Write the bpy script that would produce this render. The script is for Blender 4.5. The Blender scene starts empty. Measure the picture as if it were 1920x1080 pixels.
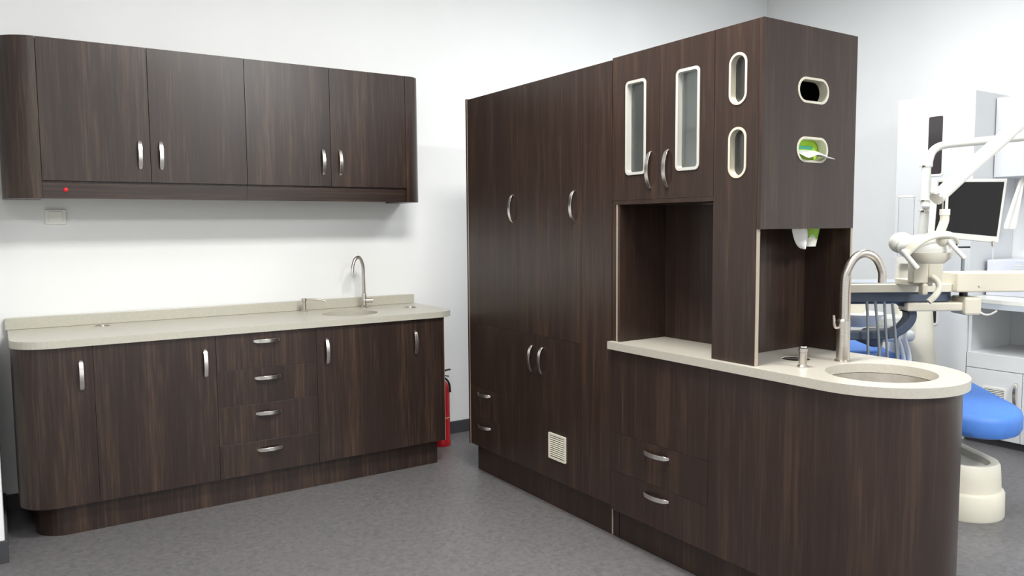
import bpy, bmesh, math, random
from math import sin, cos, pi, radians
from mathutils import Vector, Matrix
from mathutils.geometry import tessellate_polygon
random.seed(4)
S = bpy.context.scene
COL = S.collection

# ------------------------------------------------------------------ camera
YAW, PIT, ROL, FPX = 0.584717749, 0.0798774, -0.00778716, 1460.85
F0 = Vector((sin(YAW), cos(YAW), 0)); R0 = Vector((cos(YAW), -sin(YAW), 0)); U0 = Vector((0, 0, 1))
F2 = F0*cos(PIT) - U0*sin(PIT); U2 = U0*cos(PIT) + F0*sin(PIT)
R3 = R0*cos(ROL) + U2*sin(ROL); U3 = U2*cos(ROL) - R0*sin(ROL)
cam = bpy.data.cameras.new('camera'); co = bpy.data.objects.new('camera', cam); COL.objects.link(co)
M = Matrix((R3, U3, -F2)).transposed().to_4x4(); M.translation = Vector((0, 0, 1.45))
co.matrix_world = M
cam.sensor_width = 36; cam.lens = FPX/1920*36; cam.clip_start = .02
S.camera = co

# ------------------------------------------------------------------ world, exposure, lights
w = bpy.data.worlds.new('world'); S.world = w; w.use_nodes = True
w.node_tree.nodes['Background'].inputs[0].default_value = (.9, .95, 1, 1)
w.node_tree.nodes['Background'].inputs[1].default_value = .25
S.view_settings.view_transform = 'Standard'; S.view_settings.look = 'None'
S.view_settings.exposure = 0.16; S.view_settings.gamma = 1; S.view_settings.use_curve_mapping = False

CEIL = 3.55
LIGHTS = [  # x, y, watts, colour
    (1.5, 1.9, 106, (1, .975, .94)),
    (3.9, 2.7, 46, (.93, .97, 1)),
    (-.6, -.7, 50, (1, .975, .94)),
    (2.9, -1.3, 150, (.95, .98, 1)),
]
for i, (x, y, wt, c) in enumerate(LIGHTS):
    ld = bpy.data.lights.new('ceiling_lamp_light', 'AREA'); ld.shape = 'RECTANGLE'
    ld.size = 1.18; ld.size_y = .58; ld.energy = wt; ld.color = c
    lo = bpy.data.objects.new('ceiling_lamp_light', ld); COL.objects.link(lo)
    lo.location = (x, y, CEIL-.075)

# ------------------------------------------------------------------ materials
def srgb(r, g, b):
    f = lambda v: (v/255/12.92) if v <= 10 else ((v/255+.055)/1.055)**2.4
    return (f(r), f(g), f(b), 1)

def base_mat(name, col, rough=.5, metal=0, spec=.5, trans=0, coat=0):
    m = bpy.data.materials.new(name); m.use_nodes = True
    b = m.node_tree.nodes['Principled BSDF']
    b.inputs['Base Color'].default_value = col
    b.inputs['Roughness'].default_value = rough
    b.inputs['Metallic'].default_value = metal
    b.inputs['Specular IOR Level'].default_value = spec
    b.inputs['Coat Weight'].default_value = coat
    return m

def noise_mat(name, stops, scale, rough=.5, mapping=(1, 1, 1), detail=3, bump=0, spec=.5, metal=0, rnd=False, dist=0, rvar=0):
    m = base_mat(name, stops[0][1], rough, metal, spec)
    nt = m.node_tree; b = nt.nodes['Principled BSDF']
    tc = nt.nodes.new('ShaderNodeTexCoord'); mp = nt.nodes.new('ShaderNodeMapping')
    mp.inputs['Scale'].default_value = mapping
    nt.links.new(tc.outputs['Object'], mp.inputs['Vector'])
    if rnd:
        oi = nt.nodes.new('ShaderNodeObjectInfo'); mu = nt.nodes.new('ShaderNodeMath'); mu.operation = 'MULTIPLY'
        mu.inputs[1].default_value = 37.0
        nt.links.new(oi.outputs['Random'], mu.inputs[0]); nt.links.new(mu.outputs[0], mp.inputs['Location'])
    n = nt.nodes.new('ShaderNodeTexNoise'); n.inputs['Scale'].default_value = scale
    n.inputs['Detail'].default_value = detail; n.inputs['Distortion'].default_value = dist
    nt.links.new(mp.outputs[0], n.inputs['Vector'])
    r = nt.nodes.new('ShaderNodeValToRGB'); e = r.color_ramp.elements
    e[0].position, e[0].color = stops[0]; e[1].position, e[1].color = stops[-1]
    for p, c in stops[1:-1]:
        q = e.new(p); q.color = c
    nt.links.new(n.outputs['Fac'], r.inputs['Fac']); nt.links.new(r.outputs['Color'], b.inputs['Base Color'])
    if bump:
        bp = nt.nodes.new('ShaderNodeBump'); bp.inputs['Strength'].default_value = bump; bp.inputs['Distance'].default_value = .002
        nt.links.new(n.outputs['Fac'], bp.inputs['Height']); nt.links.new(bp.outputs[0], b.inputs['Normal'])
    return m

def lerp(a, b, t): return tuple(x+(y-x)*t for x, y in zip(a, b))
def wood(name, horizontal=False, rough=.30, k=1.0, con=1.0, spec=.75):
    """dark oak-like laminate: broad tone bands, fine dark and light streaks along the grain"""
    m = base_mat(name, (.05, .035, .03, 1), rough, 0, spec)
    nt = m.node_tree; b = nt.nodes['Principled BSDF']
    tc = nt.nodes.new('ShaderNodeTexCoord'); oi = nt.nodes.new('ShaderNodeObjectInfo')
    mu = nt.nodes.new('ShaderNodeMath'); mu.operation = 'MULTIPLY'; mu.inputs[1].default_value = 23.0
    nt.links.new(oi.outputs['Random'], mu.inputs[0])
    def layer(sc, size, det, dist=0.0):
        mp = nt.nodes.new('ShaderNodeMapping'); mp.inputs['Scale'].default_value = sc
        nt.links.new(tc.outputs['Object'], mp.inputs['Vector']); nt.links.new(mu.outputs[0], mp.inputs['Location'])
        n = nt.nodes.new('ShaderNodeTexNoise'); n.inputs['Scale'].default_value = size; n.inputs['Detail'].default_value = det
        n.inputs['Distortion'].default_value = dist
        nt.links.new(mp.outputs[0], n.inputs['Vector']); return n.outputs['Fac']
    if horizontal:
        a = layer((.5, 12, 12), 1.0, 2, .3); c = layer((2.2, 90, 90), 1.0, 4); d = layer((6, 260, 260), 1, 2)
    else:
        a = layer((12, 12, .5), 1.0, 2, .3); c = layer((75, 75, 3.2), 1.0, 4, .4); d = layer((260, 260, 6), 1, 2)
    def mix(x, y, fac):
        q = nt.nodes.new('ShaderNodeMath'); q.operation = 'MULTIPLY'; q.inputs[1].default_value = fac
        nt.links.new(y, q.inputs[0])
        s = nt.nodes.new('ShaderNodeMath'); s.operation = 'ADD'
        if x is None: s.inputs[0].default_value = 0
        else: nt.links.new(x, s.inputs[0])
        nt.links.new(q.outputs[0], s.inputs[1]); return s.outputs[0]
    v = mix(mix(mix(None, a, .36), c, .40), d, .24)
    r = nt.nodes.new('ShaderNodeValToRGB'); e = r.color_ramp.elements
    e[0].position = .35; e[0].color = tuple(v*k for v in lerp((.0285, .0168, .0130), (.0150, .0086, .0062), con))+(1,)
    e[1].position = .66; e[1].color = tuple(v*k for v in lerp((.0285, .0168, .0130), (.092, .055, .034), con))+(1,)
    q = e.new(.50); q.color = (.0285*k, .0168*k, .0130*k, 1)
    nt.links.new(v, r.inputs['Fac']); nt.links.new(r.outputs['Color'], b.inputs['Base Color'])
    bp = nt.nodes.new('ShaderNodeBump'); bp.inputs['Strength'].default_value = .12; bp.inputs['Distance'].default_value = .0006
    nt.links.new(d, bp.inputs['Height']); nt.links.new(bp.outputs[0], b.inputs['Normal'])
    return m

def glass(name, tint, refl=.12, rough=.03):
    m = bpy.data.materials.new(name); m.use_nodes = True; nt = m.node_tree
    nt.nodes.clear()
    o = nt.nodes.new('ShaderNodeOutputMaterial'); mx = nt.nodes.new('ShaderNodeMixShader')
    t = nt.nodes.new('ShaderNodeBsdfTransparent'); g = nt.nodes.new('ShaderNodeBsdfGlossy')
    t.inputs[0].default_value = tint; g.inputs['Roughness'].default_value = rough
    lw = nt.nodes.new('ShaderNodeLayerWeight'); lw.inputs[0].default_value = refl
    nt.links.new(lw.outputs['Fresnel'], mx.inputs[0]); nt.links.new(t.outputs[0], mx.inputs[1]); nt.links.new(g.outputs[0], mx.inputs[2])
    nt.links.new(mx.outputs[0], o.inputs[0]); return m

WOOD = wood('dark_wood_laminate', k=1.06, con=.72, spec=.5); WOODH = wood('dark_wood_laminate_horizontal', True, k=.95, con=.8, spec=.48)
WOODI = wood('dark_wood_laminate_island', k=1.12, con=.45, spec=.42)
EDGE = base_mat('light_edge_banding', srgb(168, 155, 140), .5)
STONE = noise_mat('pale_quartz', [(.3, srgb(176, 171, 160)), (.7, srgb(184, 179, 168))], 120, .28, detail=2, spec=.5)
STONE2 = noise_mat('pale_quartz_greenish', [(.3, srgb(182, 179, 166)), (.7, srgb(190, 187, 174))], 120, .28, detail=2, spec=.5)
WALL = noise_mat('white_wall_paint', [(.3, (.80, .81, .81, 1)), (.7, (.83, .84, .835, 1))], 2.0, .75, bump=.03)
CEILM = base_mat('white_ceiling_paint', (.84, .84, .83, 1), .8)
FLOOR = noise_mat('grey_vinyl', [(.30, srgb(93, 91, 94)), (.5, srgb(106, 104, 105)), (.70, srgb(114, 112, 113))], 38, .42, mapping=(1, 1, 1), detail=9, bump=.05, dist=.8)
SKIRT = base_mat('charcoal_skirting', srgb(62, 62, 66), .5)
METAL = noise_mat('brushed_nickel', [(.3, (.50, .46, .41, 1)), (.7, (.62, .58, .53, 1))], 30, .30, mapping=(1, 1, 20), metal=1)
HANDLEM = noise_mat('polished_nickel', [(.3, (.68, .65, .61, 1)), (.7, (.80, .77, .73, 1))], 30, .24, metal=1)
CHROME = base_mat('chrome', (.80, .78, .75, 1), .12, 1)
STEEL = noise_mat('satin_steel', [(.3, (.60, .57, .52, 1)), (.7, (.70, .66, .61, 1))], 25, .36, metal=1)
CREAM = base_mat('cream_plastic', srgb(222, 217, 200), .4)
CREAM2 = base_mat('warm_cream_plastic', srgb(222, 215, 196), .42)
WPLAS = base_mat('white_plastic', srgb(232, 231, 224), .35)
WHITE = base_mat('white_melamine', srgb(214, 216, 218), .4)
FRAMEM = base_mat('off_white_frame_plastic', srgb(190, 188, 181), .4)
FRAMEC = base_mat('cream_frame_plastic', srgb(200, 195, 178), .4)
SHELFM = base_mat('white_shelf_melamine', srgb(238, 244, 236), .4)
BLUE = noise_mat('blue_upholstery', [(.3, srgb(72, 124, 205)), (.7, srgb(78, 130, 212))], 40, .5, bump=.02)
NAVY = base_mat('slate_blue_plastic', srgb(62, 74, 92), .45)
HOSE = base_mat('grey_rubber_hose', srgb(140, 144, 150), .5)
BLACK = base_mat('black_plastic', srgb(28, 27, 28), .35)
SCREEN = base_mat('dark_screen_glass', srgb(18, 16, 16), .12, 0, .3)
DARKIN = base_mat('dark_smoked_glass', srgb(62, 58, 60), .12, 0, .6)
RED = base_mat('red_enamel', srgb(176, 22, 34), .35)
REDB = base_mat('red_button_plastic', srgb(200, 30, 40), .35)
YEL = base_mat('yellow_label', srgb(205, 150, 90), .5)
GREEN = noise_mat('lime_printed_card', [(.40, srgb(96, 190, 40)), (.52, srgb(168, 215, 50)), (.6, srgb(190, 228, 90))], 14, .5, detail=1)
PAPER = base_mat('white_tissue_paper', srgb(238, 238, 238), .9)
GLASSG = glass('greenish_door_glass', (.95, .98, .96, 1), .36, .22)
CLEAR = glass('clear_tube_plastic', (.99, .99, .99, 1), .03, .2)
SMOKE = glass('smoked_slot_glass', (.82, .80, .78, 1), .50, .22)
LITE = bpy.data.materials.new('ceiling_lamp_diffuser'); LITE.use_nodes = True
LITE.node_tree.nodes['Principled BSDF'].inputs['Emission Color'].default_value = (1, .99, .97, 1)
LITE.node_tree.nodes['Principled BSDF'].inputs['Emission Strength'].default_value = 6

# ------------------------------------------------------------------ helpers
def thing(name, label, cat, loc, group=None):
    o = bpy.data.objects.new(name, None); COL.objects.link(o); o.location = loc
    o.empty_display_size = .05; o['label'] = label; o['category'] = cat
    if group: o['group'] = group
    return o

def wloc(o):
    v = Vector((0, 0, 0))
    while o: v += o.location; o = o.parent
    return v

def obj(name, bm, mat, parent=None, label=None, cat=None, kind=None, group=None, bevel=0, smooth=False, origin=None, seg=2, normals=True):
    """bm in world coordinates; the object's origin goes to `origin` (default: bbox base)"""
    if normals: bmesh.ops.recalc_face_normals(bm, faces=bm.faces)
    vs = [v.co for v in bm.verts]
    lo = [min(v[i] for v in vs) for i in range(3)]; hi = [max(v[i] for v in vs) for i in range(3)]
    og = Vector(origin) if origin else Vector(((lo[0]+hi[0])/2, (lo[1]+hi[1])/2, lo[2]))
    bmesh.ops.translate(bm, verts=bm.verts, vec=-og)
    me = bpy.data.meshes.new(name); bm.to_mesh(me); bm.free(); me.materials.append(mat)
    o = bpy.data.objects.new(name, me); COL.objects.link(o)
    if parent: o.parent = parent; o.location = og - wloc(parent)
    else: o.location = og
    if smooth:
        for p in me.polygons: p.use_smooth = True
        try: me.set_sharp_from_angle(angle=radians(38))
        except Exception: pass
    if bevel:
        md = o.modifiers.new('bevel', 'BEVEL'); md.width = bevel; md.segments = seg; md.limit_method = 'ANGLE'; md.angle_limit = radians(40)
    for k, v in (('label', label), ('category', cat), ('kind', kind), ('group', group)):
        if v: o[k] = v
    return o

def nb(): return bmesh.new()
def box(bm, x0, x1, y0, y1, z0, z1):
    v = [bm.verts.new((x, y, z)) for x in (x0, x1) for y in (y0, y1) for z in (z0, z1)]
    for f in ((0, 1, 3, 2), (4, 6, 7, 5), (0, 4, 5, 1), (2, 3, 7, 6), (0, 2, 6, 4), (1, 5, 7, 3)):
        bm.faces.new([v[i] for i in f])
    return bm
def B(*a): return box(nb(), *a)

def plate(bm, outer, holes, o, u, v, n, t):
    """flat board with holes: 2D loops in (u,v) at origin o, thickness t along n"""
    o, u, v, n = map(Vector, (o, u, v, n))
    loops = [outer] + list(holes)
    tris = tessellate_polygon([[Vector((p[0], p[1], 0)) for p in l] for l in loops])
    flat = [p for l in loops for p in l]
    A = [bm.verts.new(o+u*p[0]+v*p[1]) for p in flat]; Bk = [bm.verts.new(o+u*p[0]+v*p[1]+n*t) for p in flat]
    for a, b, c in tris:
        bm.faces.new((A[a], A[b], A[c])); bm.faces.new((Bk[c], Bk[b], Bk[a]))
    i = 0
    for l in loops:
        k = len(l)
        for j in range(k):
            a, b = i+j, i+(j+1) % k
            bm.faces.new((A[a], A[b], Bk[b], Bk[a]))
        i += k
    return bm
def prism(outline, z0, z1, holes=()):
    return plate(nb(), outline, holes, (0, 0, z0), (1, 0, 0), (0, 1, 0), (0, 0, 1), z1-z0)
def arc(cx, cy, r, a0, a1, n=16, ry=None):
    ry = ry or r
    return [(cx+r*cos(radians(a0+(a1-a0)*i/n)), cy+ry*sin(radians(a0+(a1-a0)*i/n))) for i in range(n+1)]
def circ(cx, cy, r, n=32, ry=None): return arc(cx, cy, r, 0, 360*(n-1)/n, n-1, ry)
def rrect(cx, cy, w, h, r, n=6):
    w, h = w/2-r, h/2-r; o = []
    for sx, sy, a in ((1, 1, 0), (-1, 1, 90), (-1, -1, 180), (1, -1, 270)):
        o += arc(cx+sx*w, cy+sy*h, r, a, a+90, n)
    return o

def dedupe(pts):
    o = []
    for p in pts:
        p = Vector(p)
        if not o or (p-o[-1]).length > 1e-5: o.append(p)
    return o
def smoothpath(pts, n=6):
    P = [Vector(p) for p in pts]; P = [P[0]*2-P[1]] + P + [P[-1]*2-P[-2]]; o = []
    for i in range(1, len(P)-2):
        for k in range(n):
            t = k/n; a, b, c, d = P[i-1:i+3]
            o.append(.5*((2*b)+(c-a)*t+(2*a-5*b+4*c-d)*t*t+(3*b-a-3*c+d)*t**3))
    o.append(P[-2]); return o
def sweep(bm, path, prof, up=(0, 0, 1), cap=True, scale=None):
    """sweep a 2D profile [(side, up)] along path, frames by fixed up vector"""
    path = dedupe(path); up = Vector(up); rings = []; N = len(path)
    for i, p in enumerate(path):
        t = (path[min(i+1, N-1)]-path[max(i-1, 0)]).normalized()
        s = t.cross(up)
        if s.length < 1e-3: s = t.cross(Vector((1, .3, 0)))
        s.normalize(); q = s.cross(t).normalized(); k = scale[i] if scale else 1
        rings.append([bm.verts.new(p+s*a*k+q*b*k) for a, b in prof])
    m = len(prof)
    for a, b in zip(rings, rings[1:]):
        for j in range(m): bm.faces.new((a[j], a[(j+1) % m], b[(j+1) % m], b[j]))
    if cap: bm.faces.new(rings[0][::-1]); bm.faces.new(rings[-1])
    return bm
def tube(bm, path, r, n=12, up=None, scale=None):
    """round tube, parallel-transported frames"""
    path = dedupe(path); N = len(path); rings = []
    t0 = (path[1]-path[0]).normalized(); s = t0.orthogonal().normalized()
    for i, p in enumerate(path):
        t = (path[min(i+1, N-1)]-path[max(i-1, 0)]).normalized()
        s = (s-t*s.dot(t)).normalized(); q = t.cross(s); k = (scale[i] if scale else 1)*r
        rings.append([bm.verts.new(p+(s*cos(2*pi*j/n)+q*sin(2*pi*j/n))*k) for j in range(n)])
    for a, b in zip(rings, rings[1:]):
        for j in range(n): bm.faces.new((a[j], a[(j+1) % n], b[(j+1) % n], b[j]))
    bm.faces.new(rings[0][::-1]); bm.faces.new(rings[-1]); return bm
def lathe(bm, prof, c, n=28, closed=False):
    """prof: [(r,z)] around vertical axis through c=(x,y)"""
    rings = []
    for r, z in prof:
        if r < 1e-6: rings.append([bm.verts.new((c[0], c[1], z))])
        else: rings.append([bm.verts.new((c[0]+r*cos(2*pi*j/n), c[1]+r*sin(2*pi*j/n), z)) for j in range(n)])
    pairs = list(zip(rings, rings[1:])) + ([(rings[-1], rings[0])] if closed else [])
    for a, b in pairs:
        for j in range(n):
            k = (j+1) % n
            if len(a) == 1 and len(b) == 1: continue
            if len(a) == 1: bm.faces.new((a[0], b[k], b[j]))
            elif len(b) == 1: bm.faces.new((a[j], a[k], b[0]))
            else: bm.faces.new((a[j], a[k], b[k], b[j]))
    if not closed:
        for r in (rings[0], rings[-1]):
            if len(r) > 1: bm.faces.new(r)
    return bm
def ellipsoid(bm, c, r, ax=None, n=24, m=14, cut=None):
    vs = []
    for i in range(m+1):
        th = pi*i/m
        row = [(sin(th)*cos(2*pi*j/n), sin(th)*sin(2*pi*j/n), cos(th)) for j in range(n)]
        vs.append(row)
    A = ax or Matrix.Identity(3)
    P = lambda p: bm.verts.new(Vector(c)+A @ Vector((p[0]*r[0], p[1]*r[1], (max(p[2], cut) if cut is not None else p[2])*r[2])))
    rings = [[P(vs[0][0])]] + [[P(p) for p in row] for row in vs[1:-1]] + [[P(vs[-1][0])]]
    for a, b in zip(rings, rings[1:]):
        for j in range(n):
            k = (j+1) % n
            if len(a) == 1: bm.faces.new((a[0], b[j], b[k]))
            elif len(b) == 1: bm.faces.new((a[k], a[j], b[0]))
            else: bm.faces.new((a[j], b[j], b[k], a[k]))
    return bm
def ring_frame(outer, inner, o, u, v, n, t): return plate(nb(), outer, [inner], o, u, v, n, t)

def handle(parent, c, along, out, L=.15, wd=.019, h=.028):
    """arched ribbon pull: two feet on the front, a flat bowed strip"""
    c, a, n = Vector(c), Vector(along).normalized(), Vector(out).normalized(); s = a.cross(n).normalized()
    bm = nb(); N = 18; th = .0045; rings = []
    for i in range(N+1):
        t = i/N; x = (t-.5)*L; k = sin(pi*t)**.55
        wk = wd*(.62+.38*min(1, sin(pi*t)*3))
        dx = pi*.55*cos(pi*t)*max(sin(pi*t), .08)**(-.45)*h/L
        tn = (a+n*dx).normalized(); nn = tn.cross(s).normalized()
        if nn.dot(n) < 0: nn = -nn
        p = c+a*x+n*(h*k+.001)
        rings.append([bm.verts.new(p+s*wk/2), bm.verts.new(p-s*wk/2), bm.verts.new(p-s*wk/2-nn*th), bm.verts.new(p+s*wk/2-nn*th)])
    for r0, r1 in zip(rings, rings[1:]):
        for j in range(4): bm.faces.new((r0[j], r0[(j+1) % 4], r1[(j+1) % 4], r1[j]))
    bm.faces.new(rings[0][::-1]); bm.faces.new(rings[-1])
    return obj('handle', bm, HANDLEM, parent, smooth=True, bevel=.0008)

# ------------------------------------------------------------------ the setting
XL, XR, YB, YW = -1.6, 5.9, -3.2, 4.72
obj('floor', B(XL, XR, YB, YW, -.05, 0), FLOOR, kind='structure')
obj('ceiling', B(XL, XR, YB, YW, CEIL, CEIL+.05), CEILM, kind='structure')
obj('wall_back', B(XL, XR+.1, YW, YW+.1, 0, CEIL), WALL, kind='structure')
obj('wall_right', B(XR, XR+.1, YB, YW, 0, CEIL), WALL, kind='structure')
obj('wall_left', B(XL-.1, XL, YB, YW, 0, CEIL), WALL, kind='structure')
obj('wall_front', B(XL-.1, XR+.1, YB-.1, YB, 0, CEIL), WALL, kind='structure')
obj('wall_pier', B(XL, -.03, 3.98, YW, 0, CEIL), WALL, kind='structure', bevel=.004)
obj('baseboard_back', B(-.018, XR, 4.706, YW, 0, .085), SKIRT, kind='structure', bevel=.002)
obj('baseboard_left', B(XL, -.018, 3.966, 3.98, 0, .10), SKIRT, kind='structure', bevel=.002)
obj('baseboard_pier', B(-.03, -.018, 3.98, 4.706, 0, .10), SKIRT, kind='structure', bevel=.002)
obj('baseboard_right', B(XR-.014, XR, 3.6, 4.706, 0, .085), SKIRT, kind='structure', bevel=.002)

for i, (x, y, wt, c) in enumerate(LIGHTS):
    where = ['over the aisle between the cabinets', 'over the dental chair', 'behind the viewer on the left', 'behind the viewer on the right'][i]
    t = thing('ceiling_light', 'white recessed rectangular ceiling light panel '+where, 'light', (x, y, CEIL-.06), 'ceiling light panels')
    obj('frame', ring_frame(rrect(0, 0, 1.26, .66, .01, 2), rrect(0, 0, 1.2, .6, .005, 2), (x, y, CEIL-.06), (1, 0, 0), (0, 1, 0), (0, 0, 1), .06), WPLAS, t)
    obj('diffuser', B(x-.6, x+.6, y-.3, y+.3, CEIL-.02, CEIL-.005), LITE, t)

# ------------------------------------------------------------------ left base run (front plane Y = 4.12)
YF, TH = 4.12, .018
G = .0007
def front(parent, name, x0, x1, z0, z1, mat=WOOD, y=YF):
    return obj(name, B(x0+G, x1-G, y, y+TH, z0+G, z1-G), mat, parent, bevel=.0008)
GB = 'base cabinets along the wall under the long worktop'
def base_unit(x0, x1, label, rightend=False):
    t = thing('base_cabinet', label, 'cabinet', ((x0+x1)/2, 4.4, 0), GB)
    obj('body', B(x0+.001, x1-.001, YF+TH+.001, 4.70, .15, .74 if x0 == 1.44 else .904), WOOD, t)
    obj('plinth', B(x0, x1-(.03 if rightend else 0), 4.175, 4.193, 0, .149), WOOD, t)
    return t
# rounded end unit
t = thing('base_cabinet', 'dark wood base cabinet at the left end with a rounded corner and one handle', 'cabinet', (.2, 4.4, 0), GB)
out = [(.3574, 4.12)] + arc(.195, 4.28, .16, 270, 180, 14) + [(.035, 4.70), (.3574, 4.70)]
obj('body', prism([(.3574, 4.14)] + arc(.195, 4.28, .14, 270, 180, 14) + [(.055, 4.70), (.3574, 4.70)], .15, .904), WOOD, t, smooth=True)
cd = [(.3574, 4.12)] + arc(.195, 4.28, .16, 270, 180, 16) + [(.035, 4.70), (.053, 4.70)] + arc(.195, 4.28, .142, 180, 270, 16) + [(.3574, 4.138)]
d = obj('door', prism(cd, .152, .903), WOOD, t, smooth=True, label='curved door wrapping round the corner')
handle(d, (.306, YF, .766), (0, 0, 1), (0, -1, 0))
obj('plinth', prism([(.3574, 4.175)] + arc(.235, 4.315, .14, 270, 180, 14) + [(.095, 4.70), (.3574, 4.70)], 0, .149), WOOD, t, smooth=True)
# wide left door unit
t = base_unit(.358, .912, 'wide single-door dark wood base cabinet left of the drawers')
d = front(t, 'door', .358, .912, .15, .903); handle(d, (.858, YF, .765), (0, 0, 1), (0, -1, 0))
# drawers
t = base_unit(.912, 1.44, 'dark wood base cabinet with a stack of four drawers under the worktop')
for z0, z1, zh in ((.714, .903, .857), (.525, .714, .661), (.325, .525, .472), (.15, .325, .276)):
    d = front(t, 'drawer', .912, 1.44, z0, z1); handle(d, (1.172, YF, zh), (1, 0, 0), (0, -1, 0), L=.142)
# sink unit
t = base_unit(1.44, 1.98, 'single-door dark wood base cabinet below the sink, right of the drawers')
d = front(t, 'door', 1.44, 1.98, .15, .903); handle(d, (1.497, YF, .765), (0, 0, 1), (0, -1, 0))
t = base_unit(1.98, 2.232, 'narrow dark wood base cabinet at the right end beside the fire extinguisher', True)
d = front(t, 'door', 1.98, 2.214, .15, .903); handle(d, (2.038, YF, .765), (0, 0, 1), (0, -1, 0))
obj('end_panel', B(2.215, 2.231, YF, 4.70, .15, .904), WOOD, t)
obj('edge_strip', B(2.2312, 2.2335, YF, YF+.02, .15, .904), EDGE, t, label='pale edge banding')

# worktop left
t = thing('worktop', 'long pale stone worktop with rounded ends above the left base cabinets', 'worktop', (1.17, 4.4, .905))
out = [(.20, 4.10)] + [(2.19, 4.10)] + arc(2.19, 4.23, .13, 270, 360, 10) + [(2.32, 4.714), (.03, 4.714)] + arc(.20, 4.27, .17, 180, 270, 12)[:-1]
SK = (1.735, 4.365)
holes = [circ(SK[0], SK[1], .165, 40, .150), circ(.45, 4.595, .036, 20), circ(2.165, 4.44, .040, 20)]
obj('slab', prism(out, .905, .94, holes), STONE2, t, bevel=.004)
obj('backsplash', B(.02, 2.318, 4.688, 4.714, .9405, 1.0), STONE2, t, bevel=.002)
def sink(c, r, ry, ztop, depth, label):
    t = thing('sink', label, 'sink', (c[0], c[1], ztop-depth), None)
    bm = nb(); n = 40; prof = [(1.0, 0), (.99, -.02), (.96, -depth*.6), (.85, -depth*.92), (.6, -depth), (.12, -depth-.004)]
    rings = [[bm.verts.new((c[0]+k*r*cos(2*pi*j/n), c[1]+k*ry*sin(2*pi*j/n), ztop+z)) for j in range(n)] for k, z in prof]
    back = [[bm.verts.new((c[0]+(k*r+.004)*cos(2*pi*j/n), c[1]+(k*ry+.004)*sin(2*pi*j/n), ztop+z-.003)) for j in range(n)] for k, z in prof[1:]]
    allr = rings
    for a, b in zip(allr, allr[1:]):
        for j in range(n): bm.faces.new((a[j], a[(j+1) % n], b[(j+1) % n], b[j]))
    for a, b in zip(back, back[1:]):
        for j in range(n): bm.faces.new((b[j], b[(j+1) % n], a[(j+1) % n], a[j]))
    for j in range(n):
        bm.faces.new((rings[0][j], back[0][j], back[0][(j+1) % n], rings[0][(j+1) % n]))
        bm.faces.new((rings[-1][j], rings[-1][(j+1) % n], back[-1][(j+1) % n], back[-1][j]))
    obj('bowl', bm, STEEL, t, smooth=True)
    obj('drain', lathe(nb(), [(0, ztop-depth-.006), (r*.13+.012, ztop-depth-.006), (r*.13+.012, ztop-depth+.001), (.012, ztop-depth), (0, ztop-depth-.003)], c), CHROME, t, smooth=True)
    return t
sink(SK, .164, .149, .9045, .15, 'oval brushed steel sink set in the long worktop by the wall')

# small items on the left worktop
def gooseneck(name, label, base, top, r, pts, lever, knob=None):
    t = thing(name, label, 'faucet', (base[0], base[1], base[2]))
    x, y, z = base
    obj('base', lathe(nb(), [(0, z), (r*2.1, z), (r*2.1, z+.006), (r*1.5, z+.012), (r*1.5, z+.075), (r*1.15, z+.09), (0, z+.09)], (x, y), 24), METAL, t, smooth=True)
    obj('spout', tube(nb(), smoothpath(pts, 8), r, 16), METAL, t, smooth=True)
    e = Vector(pts[-1]); d = (e-Vector(pts[-2])).normalized()
    obj('aerator', tube(nb(), [e-d*.02, e+d*.012], r*1.12, 16), CHROME, t, smooth=True)
    for nm, pth, rr in lever: obj(nm, tube(nb(), pth, rr, 12), METAL, t, smooth=True)
    return t
bx, by, z = 1.925, 4.60, .94
gooseneck('faucet', 'small gooseneck steel faucet behind the sink by the wall', (bx, by, z), None, .0105,
    [(bx, by, z+.08), (bx-.002, by, z+.20), (bx-.006, by-.004, z+.27), (bx-.03, by-.012, z+.318), (bx-.062, by-.022, z+.31), (bx-.082, by-.03, z+.27), (bx-.088, by-.034, z+.235)],
    [('lever', [(bx, by-.01, z+.048), (bx-.02, by-.055, z+.055)], .006), ('knob', [(bx+.012, by, z+.045), (bx+.052, by-.012, z+.045)], .015)])
x, y = 1.545, 4.62
t = thing('soap_dispenser', 'short steel soap pump standing left of the sink by the wall', 'soap dispenser', (x, y, .94))
obj('body', lathe(nb(), [(0, .94), (.022, .94), (.022, .945), (.012, .95), (.011, 1.0), (.016, 1.005), (.016, 1.02), (0, 1.02)], (x, y), 20), METAL, t, smooth=True)
obj('spout', tube(nb(), smoothpath([(x, y, 1.013), (x+.06, y-.03, 1.012), (x+.105, y-.05, 1.004), (x+.115, y-.055, .994)], 5), .0048, 10), METAL, t, smooth=True)
for (x, y, r, lab) in ((.45, 4.595, .035, 'round chrome waste inlet near the left end of the long worktop'), (2.165, 4.44, .039, 'round chrome waste inlet with a raised knob at the right end of the long worktop')):
    t = thing('waste_inlet', lab, 'waste inlet', (x, y, .93))
    obj('ring', lathe(nb(), [(r, .915), (r, .942), (r+.006, .942), (r+.006, .9405), (r-.004, .9405), (r-.004, .915)], (x, y), 28, True), CHROME, t, smooth=True)
    obj('flap', lathe(nb(), [(0, .925), (r-.005, .925), (r-.005, .93), (.012, .934), (.010, .946), (0, .948)], (x+.004, y), 24), CHROME, t, smooth=True)

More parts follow.
